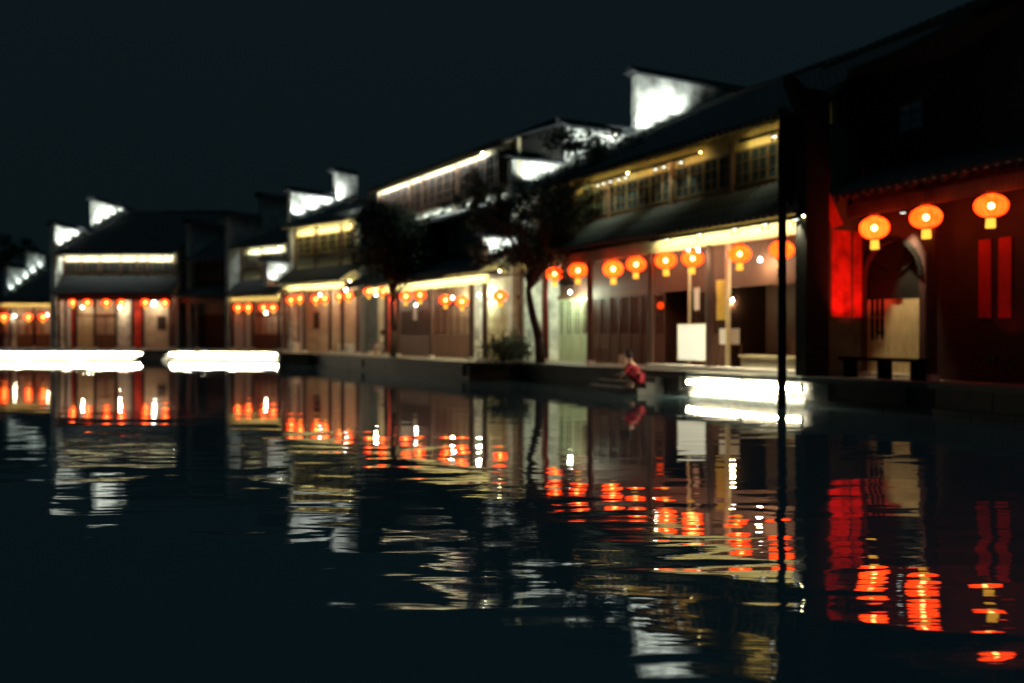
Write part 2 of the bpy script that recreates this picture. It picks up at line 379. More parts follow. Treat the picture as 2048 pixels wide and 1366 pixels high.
def house(name, fr, label, zl, zu, ry, rz_, bays, o):
    """bays: list of (px_left, px_right, kind); o: options"""
    t = empty(name, (fr.a.x, fr.a.y, 0), fr.ang, label, 'house')
    L = fr.L; near = o.get('near', False); RW = o.get('recess', 1.5)
    wy = o.get('wally', .85); le = o.get('lower_out', -.45); ue = o.get('upper_out', -.12)
    colm = o.get('colm', RWOOD)
    two = zu is not None
    # columns
    cme = MB().tube((0, 0, FLOOR+.14), (0, 0, zl-.4), .11, .105, n=12).mesh('column', colm, False)
    bme = MB().tube((0, 0, FLOOR), (0, 0, FLOOR+.14), .17, .14, n=12).mesh('column_base', STONE)
    xs = []
    for a, b, k in bays: xs += [fr.x(a), fr.x(b)]
    cols = []
    for x in xs:
        x = min(max(x, .13), L-.13)
        if not cols or abs(x-cols[-1]) > .5: cols.append(x)
    for x in cols:
        c = link('column', cme, t, (x, .0, 0)); link('column_base', bme, c, (0, 0, 0))
    # fascia beam at the eave and ceiling
    fm = o.get('fascia', WOOD)
    MB().box(0, L, -.06, .06, zl-.42, zl-.05).build('eave_beam', fm, t)
    MB().box(0, L, .06, RW+.1, zl-.10, zl-.04).build('ceiling', o.get('ceil', WOOD), t)
    # back wall of the arcade, bay by bay
    for a, b, kind in bays:
        x0 = 0 if a == bays[0][0] else max(.0, fr.x(a, RW)); x1 = L if b == bays[-1][1] else min(L, fr.x(b, RW)); wd = x1-x0
        if wd < .2: continue
        zt = zl-.1; dh = 2.35
        if kind in ('doors', 'reddoors', 'green', 'boards', 'pale'):
            pm = {'doors': WOOD, 'reddoors': RWOOD, 'green': GREEND, 'boards': WOOD, 'pale': PALED}[kind]
            MB().box(x0, x1, RW+.06, RW+.16, FLOOR, zt).build('wall', o.get('backm', CREAM), t)
            MB().box(x0, x1, RW-.03, RW+.06, FLOOR+dh, FLOOR+dh+.14).build('lintel', WOOD, t)
            n = max(1, round(wd/.62)); pw = wd/n
            me = panel_mesh(pw, dh, pm, 'board' if kind == 'boards' else 'door')
            for k in range(n): link('door_panel', me, t, (x0+pw*k, RW, FLOOR))
        elif kind in ('cream', 'creamwin', 'red', 'white', 'redwall'):
            MB().box(x0, x1, RW, RW+.2, FLOOR, zt).build('wall', {'red': RWOOD, 'white': PLASTER, 'redwall': REDWALL}.get(kind, CREAM), t)
            if kind == 'creamwin':
                xa = x0+wd*.38; xb = x0+wd*.62
                f = link('window', panel_mesh(xb-xa, 1.0, WOOD, 'window'), t, (xa, RW-.06, FLOOR+1.35))
                MB().box(.05, xb-xa-.05, .035, .045, .06, .94).build('pane', GLASS, f)
            if kind == 'red':
                n = max(1, round(wd/.62)); pw = wd/n
                me = panel_mesh(pw, 2.2, RWOOD, 'door')
                for k in range(n): link('door_panel', me, t, (x0+pw*k, RW-.055, FLOOR))
        elif kind == 'open':
            D_ = RW+2.2
            MB().box(x0, x1, D_, D_+.1, FLOOR, zt).box(x0-.05, x0+.05, RW, D_, FLOOR, zt).box(x1-.05, x1+.05, RW, D_, FLOOR, zt).build('wall', o.get('openm', CREAM), t)
            MB().box(x0, x1, RW+.1, D_, zt-.06, zt-.01).build('ceiling', WOOD, t)
            MB().box(x0+.05, x1-.05, RW-.03, RW+.06, FLOOR+dh, zt-.06).build('lintel', WOOD, t)
            pw = min(.62, wd/3); me = panel_mesh(pw, dh, WOOD, 'door')
            for xx in (x0+.06, x1-.06-pw): link('door_panel', me, t, (xx, RW, FLOOR))
            MB().box(x0+wd*.3, x0+wd*.7, D_-.5, D_-.02, FLOOR, FLOOR+.85).box(x0+wd*.35, x0+wd*.65, D_-.3, D_-.02, FLOOR+.85, FLOOR+1.7).build('cupboard', WOOD, t)
    # lower roof
    x0r, x1r = -.12, L+.12
    lz = o.get('lz', 1.0)
    if two:
        ro, n, sp_ = roof(t, x0r, x1r, le, zl, wy, zl+lz, fr, near, 'lower_roof')
        if near: eave_tiles(t, ro, x0r, n, sp_, le, zl)
        # upper wall
        MB().box(0, L, wy, wy+.15, zl-.04, zu+(wy-ue)*.4).build('upper_wall', o.get('upm', WOOD), t)
        wh = o.get('winh', 1.15); zb = zu-o.get('wtop', .12)-wh
        pw0 = .62 if near else .75
        n2 = max(1, round((L-.3)/pw0)); pw = (L-.3)/n2
        me = panel_mesh(pw, wh, o.get('winm', WOOD), 'window')
        pme = MB().box(.05, pw-.05, .03, .04, .06, wh-.06).mesh('pane', o.get('panem', GLASS))
        for k in range(n2):
            f = link('window', me, t, (.15+pw*k, wy-.07, zb)); link('pane', pme, f)
        MB().box(0, L, wy-.05, wy, zb-.14, zb-.01).build('sill_rail', WOOD, t)
        for x in cols:
            MB().box(x-.07, x+.07, wy-.13, wy-.072, zl+lz-.02, zu).build('post', WOOD, t)
        e_y, e_z = ue, zu
    else:
        e_y, e_z = le, zl
    ro, n, sp_ = roof(t, x0r, x1r, e_y, e_z, ry, rz_, fr, near, 'roof')
    if near or o.get('dots'): eave_tiles(t, ro, x0r, n, sp_, e_y, e_z)
    by = 2*ry-e_y
    roof(t, x0r, x1r, by, e_z, ry, rz_, fr, False, 'back_roof')
    MB().box(x0r, x1r, ry-.1, ry+.1, rz_+.02, rz_+.32).build('ridge', TILE, ro)
    # rafters under the upper eave
    rm = MB().prism([(0, e_y+.02, e_z-.10), (0, wy, e_z-.10+(wy-e_y)*(rz_-e_z)/(ry-e_y)), (0, wy, e_z-.02+(wy-e_y)*(rz_-e_z)/(ry-e_y)), (0, e_y+.02, e_z-.02)], (.07, 0, 0)).mesh('rafter', o.get('fascia2', PALEW))
    nr = max(2, round(L/.45))
    for k in range(nr): link('rafter', rm, t, (.1+(L-.3)*k/(nr-1), 0, 0))
    # side and rear walls
    gm = o.get('gable', GREYPL)
    wt = (e_z+(wy-e_y)*(rz_-e_z)/(ry-e_y))
    for x, th in ((0, .16), (L, -.16)):
        MB().prism([(x, RW if not two else wy+.15, .6), (x, RW if not two else wy+.15, wt-.05), (x, ry, rz_-.05), (x, by-.3, wt-.1), (x, by-.3, .6)], (th, 0, 0)).build('gable_wall', o.get('gable_r', gm) if x else gm, t)
    MB().box(.16, L-.16, by-.5, by-.3, .6, wt-.15).build('rear_wall', gm, t)
    MB().box(.16, L-.16, RW+2.4, RW+2.5, .6, zl-.1).build('inner_wall', WOOD, t)
    return t

def strip(fr, pxa, pxb, Y, z, m, label, r=.025, tilt=0):
    xa, xb = fr.x(pxa, Y), fr.x(pxb, Y); p = fr.w(xa, Y)
    t = empty('light_strip', (p.x, p.y, z), fr.ang, label, 'light strip')
    MB().box(0, xb-xa, -r, r, -r, 0).build('glowing_tube', m, t)
    MB().box(-.01, xb-xa+.01, -r-.006, r+.006, .001, .02).box(-.01, xb-xa+.01, -r-.02, -r-.006, -r-.05, .02).build('channel', IRON, t)
    return t
def flood(fr, X, Y, z, e, col, label, group, aim=(-.35, 0, 1), spot=125):
    """small floodlight at frame point (X, Y, z), aimed up along the wall"""
    p = fr.w(X, Y)
    t = empty('floodlight', (p.x, p.y, z), fr.ang, label, 'floodlight', group)
    MB().box(-.09, .09, -.07, .07, 0, .05).box(-.1, -.08, -.02, .02, -.14, .03).box(.08, .1, -.02, .02, -.14, .03).build('housing', IRON, t)
    dn = aim[2] < 0
    MB().box(-.075, .075, -.055, .055, -.006 if dn else .051, -.001 if dn else .056).build('lens', LENS, t)
    q = Vector(aim).to_track_quat('-Z', 'Y').to_euler()
    lamp('SPOT', 'flood_lamp', (0, 0, -.04 if dn else .10), e, col, t, q, .05, R(spot))
    return t
def bulb(fr, px, py, Y, e, col, label, r=.06, drop=.3):
    p = fr.at(px, py, Y)
    t = empty('hanging_bulb', p, 0, label, 'light bulb')
    MB().lathe([(0, -r), (r*.7, -r*.7), (r, 0), (r*.7, r*.7), (r*.3, r*1.4), (0, r*1.4)], 12).build('bulb_glass', WBULB, t, True)
    MB().tube((0, 0, r*1.42), (0, 0, r*1.42+drop), .01, n=6).tube((0, 0, r*1.42), (0, 0, r*1.42+.06), .03, n=8).build('cord', IRON, t)
    if e: lamp('POINT', 'bulb_lamp', (0, 0, -r-.04), e, col, t, None, .06)
    return t

WARM = (1, .78, .45); COOL = (.86, 1, .92); GRN = (.85, 1, .68)
# G: the near long two storey house
tG = house('shophouse', FG, 'long two storey wooden shophouse at the middle right with the tallest white gable',
    4.42, 6.85, 8.8, 11.1,
    [(1041, 1092, 'pale'), (1092, 1180, 'green'), (1180, 1302, 'reddoors'), (1302, 1420, 'open'), (1420, 1609, 'open')],
    dict(near=True, fascia=PALEW, fascia2=PALEW, recess=1.6, winm=UMBER, upm=GOLDW, winh=.95, wtop=.26, gable=PLASTER, gable_r=DSTONE, openm=RWOOD, backm=RWOOD))  # right gable coloured dark to stand for unlit plaster
firewall(tG, -.25, [(-.3, 2.1, 8.25), (2.1, 5.5, 9.75), (5.5, 12.1, 12.3), (12.1, 15.5, 9.75)], None, PLASTER)
firewall(tG, -.25, [(-1.5, .5, 5.25)], 4.35, PLASTER)
def gz(s): return 6.95+(s+.12)*(11.1-6.85)/8.92
for k, s in enumerate([.4, 1.1, 1.8, 2.6, 3.4, 4.2, 5.0, 5.8, 6.6, 7.4]):
    flood(FG, .50, s, gz(s)+.16, 140 if s < 5.4 else 170, (.93, 1, .93), ORD[k]+' floodlight up from the eave along the tallest white gable', 'floodlights along the near white gable', aim=(-.45, 0, 1))
for k, s in enumerate((-1.0, -.4)):
    flood(FG, .30, s, 4.55+.3*k, 90, (.93, 1, .93), ['outer', 'inner'][k]+' floodlight lighting the low white wall end behind the leaning tree', 'floodlights at the low wall end behind the leaning tree', aim=(-.6, 0, 1))
# dark pier at the right end of G
MB().box(FG.L-.02, FG.L+.30, -.30, .45, .6, 7.3).build('end_pier', BLACKW, tG)
MB().prism([(FG.L+.29, -.302, 6.6), (FG.L+.29, -.302, 7.3), (FG.L+.29, -.75, 7.55), (FG.L+.29, -.75, 7.35)], (-.28, 0, 0)).build('pier_bracket', BLACKW, tG)
for k in range(6):
    xa, xb = FG.x(1300), FG.L-.02; wk = (xb-xa)/6
    MB().box(xa+wk*k+.004, xa+wk*(k+1)-.004, -.20, .30, FLOOR+.004, FLOOR+.13).build('kerb_stone', WHITEB, tG)
MB().box(FG.L+.01, FG.L+.2, .46, 1.68, .6, 6.6).build('end_wall', DSTONE, tG)  # plaster end wall with its lack of light put into a dark colour

tF = house('tall_house', FF, 'tallest shophouse behind the two quay trees, white lit band below its high roof',
    3.95, 8.9, 3.1, 9.75,
    [(716, 772, 'cream'), (772, 796, 'redwall'), (796, 862, 'red'), (862, 943, 'doors'), (943, 970, 'white'), (970, 1001, 'pale')],
    dict(fascia=PALEW, recess=1.3, wally=1.3, upper_out=.75, winh=1.3, winm=WOOD, gable=BLACKW, upm=PALEW, dots=True))  # black gable colour stands for an unlit wall
# middle roof and white band of the tall house
ro, n, sp_ = roof(tF, -.1, FF.L+.1, .35, 6.3, 1.25, 6.75, FF, True, 'middle_roof')
MB().box(0, FF.L, 1.22, 1.29, 6.76, 7.25).build('plaster_band', PLASTER, tF)
MB().box(0, FF.L, 1.20, 1.29, 4.99, 6.2).build('plaster_wall', GREYPL, tF)
tE = house('corner_house', FE, 'two storey house with yellow lit upper floor left of the dense tree',
    4.5, 7.7, 4.4, 9.6,
    [(566, 609, 'doors'), (609, 660, 'creamwin'), (660, 701, 'cream')],
    dict(fascia=PALEW, recess=1.5, winm=GOLDW, gable=GREYPL, winh=1.1, wtop=.4, upm=PALEW, dots=True, lz=.85))
firewall(tE, -.25, [(.6, 3.8, 9.9), (3.8, 5.5, 11.5), (5.5, 8.0, 9.9)], None, PLASTER)
firewall(tE, -.25, [(-1.0, .55, 5.75)], 4.45, PLASTER)
tD = house('low_shop_house', FD, 'two storey house with four lanterns right of the dark alley',
    4.2, 7.35, 4.0, 9.0,
    [(452, 506, 'reddoors'), (506, 559, 'reddoors')],
    dict(fascia=PALEW, recess=1.6, winm=UMBER, gable=GREYPL, winh=.9, wtop=.35, upm=PALEW, dots=True))
firewall(tD, -.25, [(-.2, 2.6, 9.6), (2.6, 6.8, 11.2), (6.8, 8.5, 9.6)], None, GREYPL)
tB = house('lantern_house', FB, 'frontal two storey house at left with six lanterns and white lit upper eave',
    4.45, 7.25, 10.6, 11.6,
    [(118, 152, 'redwall'), (152, 190, 'pale'), (190, 232, 'doors'), (232, 265, 'white'), (265, 286, 'redwall'), (286, 344, 'creamwin')],
    dict(fascia=WOOD, recess=1.6, winm=UMBER, gable=GREYPL, winh=.75, wtop=.4, upm=PALEW, dots=True, lz=1.3))
firewall(tB, -.25, [(-.1, 5.6, 9.3), (5.6, 15.5, 11.95), (15.5, 21, 9.3)], None, PLASTER)
tA = house('single_storey_house', FA, 'low single storey house at the far left edge with three lanterns',
    4.15, None, 5.2, 7.0,
    [(-60, 20, 'doors'), (20, 68, 'doors'), (68, 112, 'doors')],
    dict(fascia=PALEW, recess=1.5, gable=PLASTER, dots=True))
# far gable standing behind A
FW = Frame((-39.5, 66.3), (-30, 66.3))
tW = empty('far_gable', (FW.a.x, FW.a.y, 0), 0, 'small white stepped gable glowing above the low roof at the far left edge', 'gable wall')
firewall(tW, 0, [(0, 2.6, 6.9), (2.6, 5.4, 8.3)], None, PLASTER, .3)

# C: dark house in the alley
FC = Frame((-24.6, 61.5), (-19.6, 60.2))
tC = house('dark_alley_house', FC, 'unlit dark house set back in the alley between the lit houses', 4.3, 6.9, 4.5, 9.2,
    [(346, 395, 'boards'), (395, 470, 'boards')], dict(fascia=WOOD, recess=1.2, winm=WOOD, gable=GREYPL, ))
firewall(tC, 1.2, [(.2, 8, 9.7)], None, GREYPL)

# H: right house with the arched doorway
tH = empty('arched_door_house', (H0.x, H0.y, 0), FH.ang, 'dark red house at the right edge with an arched doorway and three large lanterns', 'house')
L = FH.L; WY = .55
ax0, ax1 = FH.x(1724, WY), FH.x(1838, WY); axc = (ax0+ax1)/2; ar = (ax1-ax0)/2
ztop = FH.z(1770, 484, WY); zsp = ztop-ar*.98
HW = mat('dark_red_wall', (.05, .022, .02), .8, .4, 2.5, .3)
wl = MB()
wl.box(-.6, ax0, WY, WY+.25, .6, 8.2); wl.box(ax1, L+3, WY, WY+.25, .6, 8.2)
NA = 14
arc = [(axc+ar*math.cos(math.pi-math.pi*k/NA), zsp+(ztop-zsp)*math.sin(math.pi*k/NA)) for k in range(NA+1)]
for k in range(NA):
    (xa, za), (xb, zb) = arc[k], arc[k+1]
    wl.prism([(xa, WY, za), (xb, WY, zb), (xb, WY, 8.2), (xa, WY, 8.2)], (0, .25, 0))
wl.build('wall', HW, tH)
trim = MB()
for k in range(NA):
    a = math.pi-math.pi*k/NA; b = math.pi-math.pi*(k+1)/NA
    o1 = lambda t, r_: (axc+(ar+r_)*math.cos(t), WY-.04, zsp+(ztop-zsp+r_)*math.sin(t))
    trim.prism([o1(a, .003), o1(b, .003), o1(b, .12), o1(a, .12)], (0, .038, 0))
trim.build('arch_trim', BLACKW, tH)
fan = MB()
fan.prism([(x, WY+.16, z) for x, z in arc], (0, .06, 0))
fan.box(ax0, ax1, WY+.14, WY+.24, zsp-.5, zsp-.003)
fo = fan.build('fanlight', BLACKW, tH)
for k in range(1, 6):
    a = math.pi*k/6
    MB().tube((axc, WY+.13, zsp), (axc+ar*.93*math.cos(a), WY+.13, zsp+(ztop-zsp)*.93*math.sin(a)), .02, n=6).build('spoke', BLACKW, fo)
dz = FH.z(1770, 583, WY)
nd = 3; dw = (ax1-ax0)/nd
for k in range(nd):
    link('door_panel', panel_mesh(dw, dz-FLOOR-.02 if k < 2 else zsp-.5-FLOOR-.02, PALED, 'door' if k == 0 else 'board'), tH, (ax0+dw*k, WY+.17 if k < 2 else WY+.10, FLOOR))
MB().box(ax0, ax1, WY+.27, WY+.33, FLOOR, ztop).build('inner_wall', BLACKW, tH)
MB().box(ax0-.1, ax1+.1, WY-.25, WY+.16, FLOOR, FLOOR+.09).build('threshold', STONE, tH)
# columns, beam and eave of H
hc = MB().tube((0, 0, FLOOR+.14), (0, 0, 4.6), .12, n=12).mesh('column', RWOOD)
hb = MB().tube((0, 0, FLOOR), (0, 0, FLOOR+.14), .18, .15, n=12).mesh('column_base', STONE)
for px in (1862, 2120):
    c = link('column', hc, tH, (FH.x(px, .0), .0, 0)); link('column_base', hb, c)
MB().box(.1, L+3, -.06, .08, 4.40, 4.70).build('eave_beam', RWOOD, tH)
ro, n, sp_ = roof(tH, .05, L+3, -.55, 4.78, WY, 5.38, FH, True, 'lower_roof'); eave_tiles(tH, ro, .05, n, sp_, -.55, 4.78)
rr = MB().prism([(0, -.5, 4.71), (0, WY, 5.27), (0, WY, 5.355), (0, -.5, 4.79)], (.08, 0, 0)).mesh('rafter', RWOOD)
for k in range(24): link('rafter', rr, tH, (.2+k*.42, 0, 0))
roof(tH, -.6, L+3, -.2, 8.1, 4.5, 10.2, FH, True, 'roof')
roof(tH, -.6, L+3, 8.8, 8.2, 4.5, 10.2, FH, False, 'back_roof')
for x in (-.6, L+2.8): MB().prism([(x, WY+.251, .6), (x, WY+.251, 8.2), (x, 4.5, 10.1), (x, 8.6, 8.2), (x, 8.6, .6)], (.16, 0, 0)).build('gable_wall', GREYPL, tH)
for a, b in ((1797, 1850), ):
    xa, xb = FH.x(a, WY), FH.x(b, WY); za, zb = FH.z(1835, 262, WY), FH.z(1835, 200, WY)
    f = link('window', panel_mesh(xb-xa, zb-za, WOOD, 'window'), tH, (xa, WY-.06, za))
    MB().box(.05, xb-xa-.05, .03, .04, .06, zb-za-.06).build('pane', mat('reflection_tinted_glass', (.35, .42, .5), .15, .2, 3, 0, spec=.6), f)  # pale blue base colour stands for a faint reflection in the pane
# red light on the shophouse end wall, painted as panels and a slanted patch
def gy(px, x):
    r_ = (px-1024)/FPX; P = FG.a+FG.u*x
    return (P.x-r_*P.y)/(r_*FG.n.y-FG.n.x)
XE = FG.L+.202
def gez(px, py): return CH+(HY-py)*FG.w(XE, gy(px, XE)).y/FPX
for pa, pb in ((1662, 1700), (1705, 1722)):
    MB().box(XE, XE+.02, gy(pa, XE), gy(pb, XE), gez(1690, 634), gez(1690, 462)).build('red_light_panel', REDWALL, tG)
MB().prism([(XE, gy(px, XE), gez(px, py)) for px, py in ((1642, 372), (1662, 458), (1684, 448), (1652, 376))], (.02, 0, 0)).build('red_light_patch', REDWALL, tG)  # no real board: light on the wall painted as a slanted red shape
hban = []
for pa, pb, i in ((1955, 1979, 0), (1995, 2020, 1)):
    xa, xb = FH.x(pa, WY-.05), FH.x(pb, WY-.05)
    bo = MB().box(xa, xb, WY-.03, WY-.004, FH.z(1985, 636, WY), FH.z(1985, 478, WY))
    o_ = MB().box(0, xb-xa, -.012, .012, 0, FH.z(1985, 636-158, WY)-FH.z(1985, 636, WY)).build('red_banner', REDP)
    p = FH.w(xa, WY-.02); o_.location = (p.x, p.y, FH.z(1985, 636, WY)); o_.rotation_euler = (0, 0, FH.ang)
    tag(o_, ['left of the two tall red paper banners on the right wall', 'right of the two tall red paper banners on the right wall'][i], 'banner', 'red banners on the right wall')

# ------------------------------------------------------------------ strip lights and floods
strip(FG, 1302, 1606, -.33, 4.36, TUBE_Y, 'warm light strip under the lower eave right of the person, lighting the pale beam')
strip(FG, 1140, 1255, .60, 6.80, TUBE_G, 'warm light strip under the far part of the near house upper eave')
strip(FG, 1262, 1400, .60, 6.80, TUBE_O, 'amber light strip under the middle of the near house upper eave')
strip(FG, 1480, 1604, .60, 6.80, TUBE_G, 'warm light strip under the upper eave beside the black pole')
for k, px in enumerate((1196, 1208, 1222, 1238, 1252, 1312, 1328, 1362, 1549)):
    flood(FG, FG.x(px, .50), .50, 6.62, 45, GRN, ORD[k]+' downlight from the left under the near upper eave', 'downlights under the near upper eave', aim=(0, .12, -1), spot=80)
for i, px in enumerate((1335, 1400, 1470, 1530, 1592)):  # unseen lamps added to brighten the kerb and floor edge
    flood(FG, FG.x(px, -.38), -.38, 4.28, 330, (1, .9, .6), ['leftmost', 'second', 'middle', 'fourth', 'rightmost'][i]+' of five added lamps under the lower eave brightening the near pale kerb', 'added lamps under the near lower eave', aim=(0, .09, -1), spot=64)
strip(FF, 700, 965, 1.05, 8.90, TUBE_W, 'bright white light strip under the highest roof, behind the trees')
strip(FF, 722, 1000, -.30, 3.9, TUBE_Y, 'warm light strip under the lower eave behind the two trees')
strip(FF, 830, 1000, 1.05, 6.9, TUBE_W, 'white light strip lying on the middle roof of the tallest house')
strip(FE, 590, 700, .60, 7.66, TUBE_Y, 'warm light strip under the upper eave of the corner house')
strip(FE, 568, 700, -.30, 4.44, TUBE_Y, 'warm light strip under the lower eave of the corner house')
strip(FD, 495, 560, .60, 7.3, TUBE_W, 'light strip under the upper eave of the four lantern house')
strip(FD, 455, 558, -.30, 4.15, TUBE_O, 'amber light strip under the lower eave of the four lantern house')
strip(FB, 118, 343, .60, 7.2, TUBE_W, 'long white light strip under the upper eave of the six lantern house')
strip(FA, 0, 112, -.30, 4.1, TUBE_O, 'amber light strip under the low eave at far left')
for k, s in enumerate((.5, 1.5, 2.6, 3.8, 5, 6.2, 7.4, 8.6, 9.8)):
    flood(FB, .45, s, 7.35+(s+.1)*4.35/10.7+.2, 210, (.95, 1, .92), ORD[k]+' floodlight up from the eave along the white gable at left', 'floodlights along the left gable')
for k, s in enumerate((1.0, 2.0, 3.0, 3.9, 4.6)):
    flood(FE, .40, s, 7.8+min(s+.1, 4.5)*1.9/4.5+.16, 200 if s < 4 else 12, (.95, 1, .95), ORD[k]+' floodlight up from the eave along the corner house gable', 'floodlights along the corner house gable')
for k, s in enumerate((.5, 1.5, 2.5, 3.5, 4.6)):
    flood(FW, .42, s, 4.80+s*.5, 50, (.86, 1, .95), ORD[k]+' floodlight up along the small glowing gable at the far left edge', 'floodlights along the far left gable')
# white patch between D and E: side wall of the corner house above the low roof
flood(FE, .30, -.62, 4.62, 45, (.95, 1, .95), 'outer floodlight on the lower roof lighting the low white wall end between two houses', None, aim=(-.6, 0, 1))
flood(FE, .30, -.05, 5.08, 45, (.95, 1, .95), 'inner floodlight on the lower roof lighting the low white wall end between two houses', None, aim=(-.6, 0, 1))

# bay lamps (ceiling bulbs inside the arcades)
bulb(FG, 1312, 503, .8, 26, WARM, 'tiny bulb hanging left of the lantern above the red ball')
bulb(FG, 1378, 505, .5, 40, GRN, 'left one of the twin bulbs over the near white board', .07)
bulb(FG, 1394, 503, .5, 30, WARM, 'right one of the twin bulbs over the near white board', .07)
bulb(FG, 1140, 585, 1.1, 210, GRN, 'bulb lighting the pale green door right of the leaning trunk', .05)
bulb(FG, 1520, 520, 1.2, 60, WARM, 'bulb inside the shop nearest the black pole', .05)
bulb(FG, 1465, 600, 2.4, 45, (1, .8, .4), 'bulb behind the slim lit post in the shop', .04)
bulb(FG, 1062, 600, 1.0, 130, GRN, 'bulb above the bay behind the leaning trunk', .05)
bulb(FF, 958, 590, .8, 190, GRN, 'bulb lighting the pale doors left of the leaning trunk', .05)
bulb(FF, 905, 596, .7, 70, WARM, 'bulb above the dark doors behind the dense tree', .05)
bulb(FF, 832, 610, .7, 20, (1, .7, .55), 'bulb in the red walled bay below the dense tree', .05)
bulb(FF, 752, 590, .5, 130, WARM, 'bulb in the bay with the seated person in white', .05)
bulb(FE, 581, 624, .8, 20, WARM, 'low bulb below the leftmost lanterns of the corner house', .07)
bulb(FE, 640, 590, .8, 55, WARM, 'bulb in the middle bay of the corner house', .05)
bulb(FE, 692, 580, .6, 60, WARM, 'bright bulb beside the last lantern of the corner house', .07)
bulb(FD, 532, 626, .8, 26, WARM, 'low bulb below the lanterns of the four lantern house', .08)
bulb(FD, 480, 618, .9, 20, WARM, 'bulb in the left bay of the four lantern house', .05)
bulb(FB, 308, 608, .9, 50, WARM, 'large white bulb between two lanterns on the left house', .14)
bulb(FB, 240, 615, .9, 75, WARM, 'bulb in the middle bay of the six lantern house', .06)
bulb(FB, 165, 615, .9, 35, WARM, 'bulb in the left bay of the six lantern house', .06)
bulb(FA, 95, 630, .9, 25, WARM, 'bulb in the right bay of the low far left house', .05)
bulb(FA, 30, 632, .9, 25, WARM, 'bulb in the left bay of the low far left house', .05)
# narrow spots that light the arched door and the red wall
p = FH.w(FH.x(1805, .22), .22)
t = empty('wall_lamp', (p.x, p.y, 4.35), FH.ang, 'small wall lamp above the arched doorway aimed at its door', 'wall lamp')
MB().box(-.06, .06, -.06, .06, 0, .16).build('housing', IRON, t); MB().box(-.045, .045, -.045, .045, -.006, -.001).build('lens', LENS, t)
lamp('SPOT', 'door_lamp', (0, 0, -.03), 560, (1, .80, .45), t, Vector((-.04, .24, -1)).to_track_quat('-Z', 'Y').to_euler(), .04, R(46))
def redflood(px, Y, z, e, aim, label):
    p = FH.w(FH.x(px, Y), Y)
    t = empty('red_floodlight', (p.x, p.y, z), FH.ang, label, 'floodlight')
    MB().box(-.07, .07, -.06, .06, 0, .06).box(-.08, -.07, -.02, .02, -.1, .03).box(.07, .08, -.02, .02, -.1, .03).build('housing', IRON, t)
    lamp('SPOT', 'red_lamp', (0, 0, .09), e, (1, .05, .03), t, Vector(aim).to_track_quat('-Z', 'Y').to_euler(), .05, R(80))
redflood(1760, -.40, FLOOR+1.0, 300, (-.60, .20, .62), 'red floodlight lighting the wall left of the arched doorway')
redflood(1987, .0, FLOOR+.5, 9, (0, .32, 1), 'red floodlight below the two red banners')

# ------------------------------------------------------------------ lanterns
def make_lantern():
    t = empty('red_lantern', (0, 0, 0), 0, 'x', 'lantern')
    prof = [(.10, .235)]
    for k in range(1, 12):
        a = math.pi*k/12; prof.append((.10+.215*math.sin(a)**1.15, .225*math.cos(a)))
    prof.append((.10, -.235))
    sh = MB().lathe(prof, 20).build('lantern_shade', SILK, t, True)
    rb = MB()
    for k in range(14):
        a = 2*math.pi*k/14
        for j in range(len(prof)-1):
            (r0, z0), (r1, z1) = prof[j], prof[j+1]
            rb.tube(((r0+.002)*math.cos(a), (r0+.002)*math.sin(a), z0), ((r1+.002)*math.cos(a), (r1+.002)*math.sin(a), z1), .004, n=3, cap=False)
    tag(rb.build('ribs', REDP, sh), kind='stuff')
    MB().lathe([(0, .30), (.105, .30), (.115, .235), (0, .235)], 16).build('top_cap', mat('gold_cap', (.5, .32, .06), .5, .2, 10, .1), t)
    MB().lathe([(0, -.235), (.115, -.235), (.10, -.27), (0, -.27)], 16).build('bottom_cap', MATS['gold_cap'], t)
    MB().lathe([(0, -.272), (.085, -.272), (.095, -.46), (0, -.44)], 12).build('tassel', TAIL, t)
    MB().lathe([(0, -.07), (.05, -.04), (.06, 0), (.05, .04), (0, .07)], 10).build('bulb', BULB, t)
    MB().tube((0, 0, .30), (0, 0, .75), .008, n=5).build('cord', IRON, t)
    return t
L0 = make_lantern(); used = [False]
def lantern(fr, px, py, Y, label, group, s=1, loc=None):
    p = loc if loc is not None else fr.at(px, py, Y)
    o = L0 if not used[0] else copy_tree(L0)
    used[0] = True
    s *= random.uniform(.95, 1.05)*.97
    o.location = p; o['label'] = label; o['group'] = group; o.scale = (s, s, s*random.uniform(.95, 1.04))
    o.rotation_euler = (random.uniform(-.05, .05), random.uniform(-.05, .05), random.uniform(0, 1))
    return o
g = 'red lanterns along the right house'
lantern(FH, 1748, 456, -.28, 'red lantern hanging just left above the arched doorway', g)
lantern(FH, 1851, 435, -.28, 'red lantern right of the arched doorway, middle of the three large ones', g)
lantern(FH, 1981, 412, -.28, 'largest red lantern, hanging above the two red banners', g, 1.02)
g = 'red lanterns under the near shophouse eave'
for px, py, lb in ((1109, 548, 'red lantern half hidden by leaves above the reddish post, leftmost under the near eave'),
    (1156, 541, 'red lantern speckled by leaves above the pale green door'),
    (1226, 538, 'red lantern left of the close neighbour over the dark red doors'),
    (1272, 529, 'red lantern directly left of the pale post above the person'),
    (1331, 521, 'red lantern right of the pale post with a tiny bulb at its top left'),
    (1385, 517, 'red lantern with twin white bulbs above it, over the white board'),
    (1479, 508, 'red lantern above the slim lit post in the shop'),
    (1563, 500, 'red lantern crossed by the black pole')):
    lantern(FG, px, py, .12 if px > 1300 else .02, lb, g)
g = 'red lanterns on the tallest house'
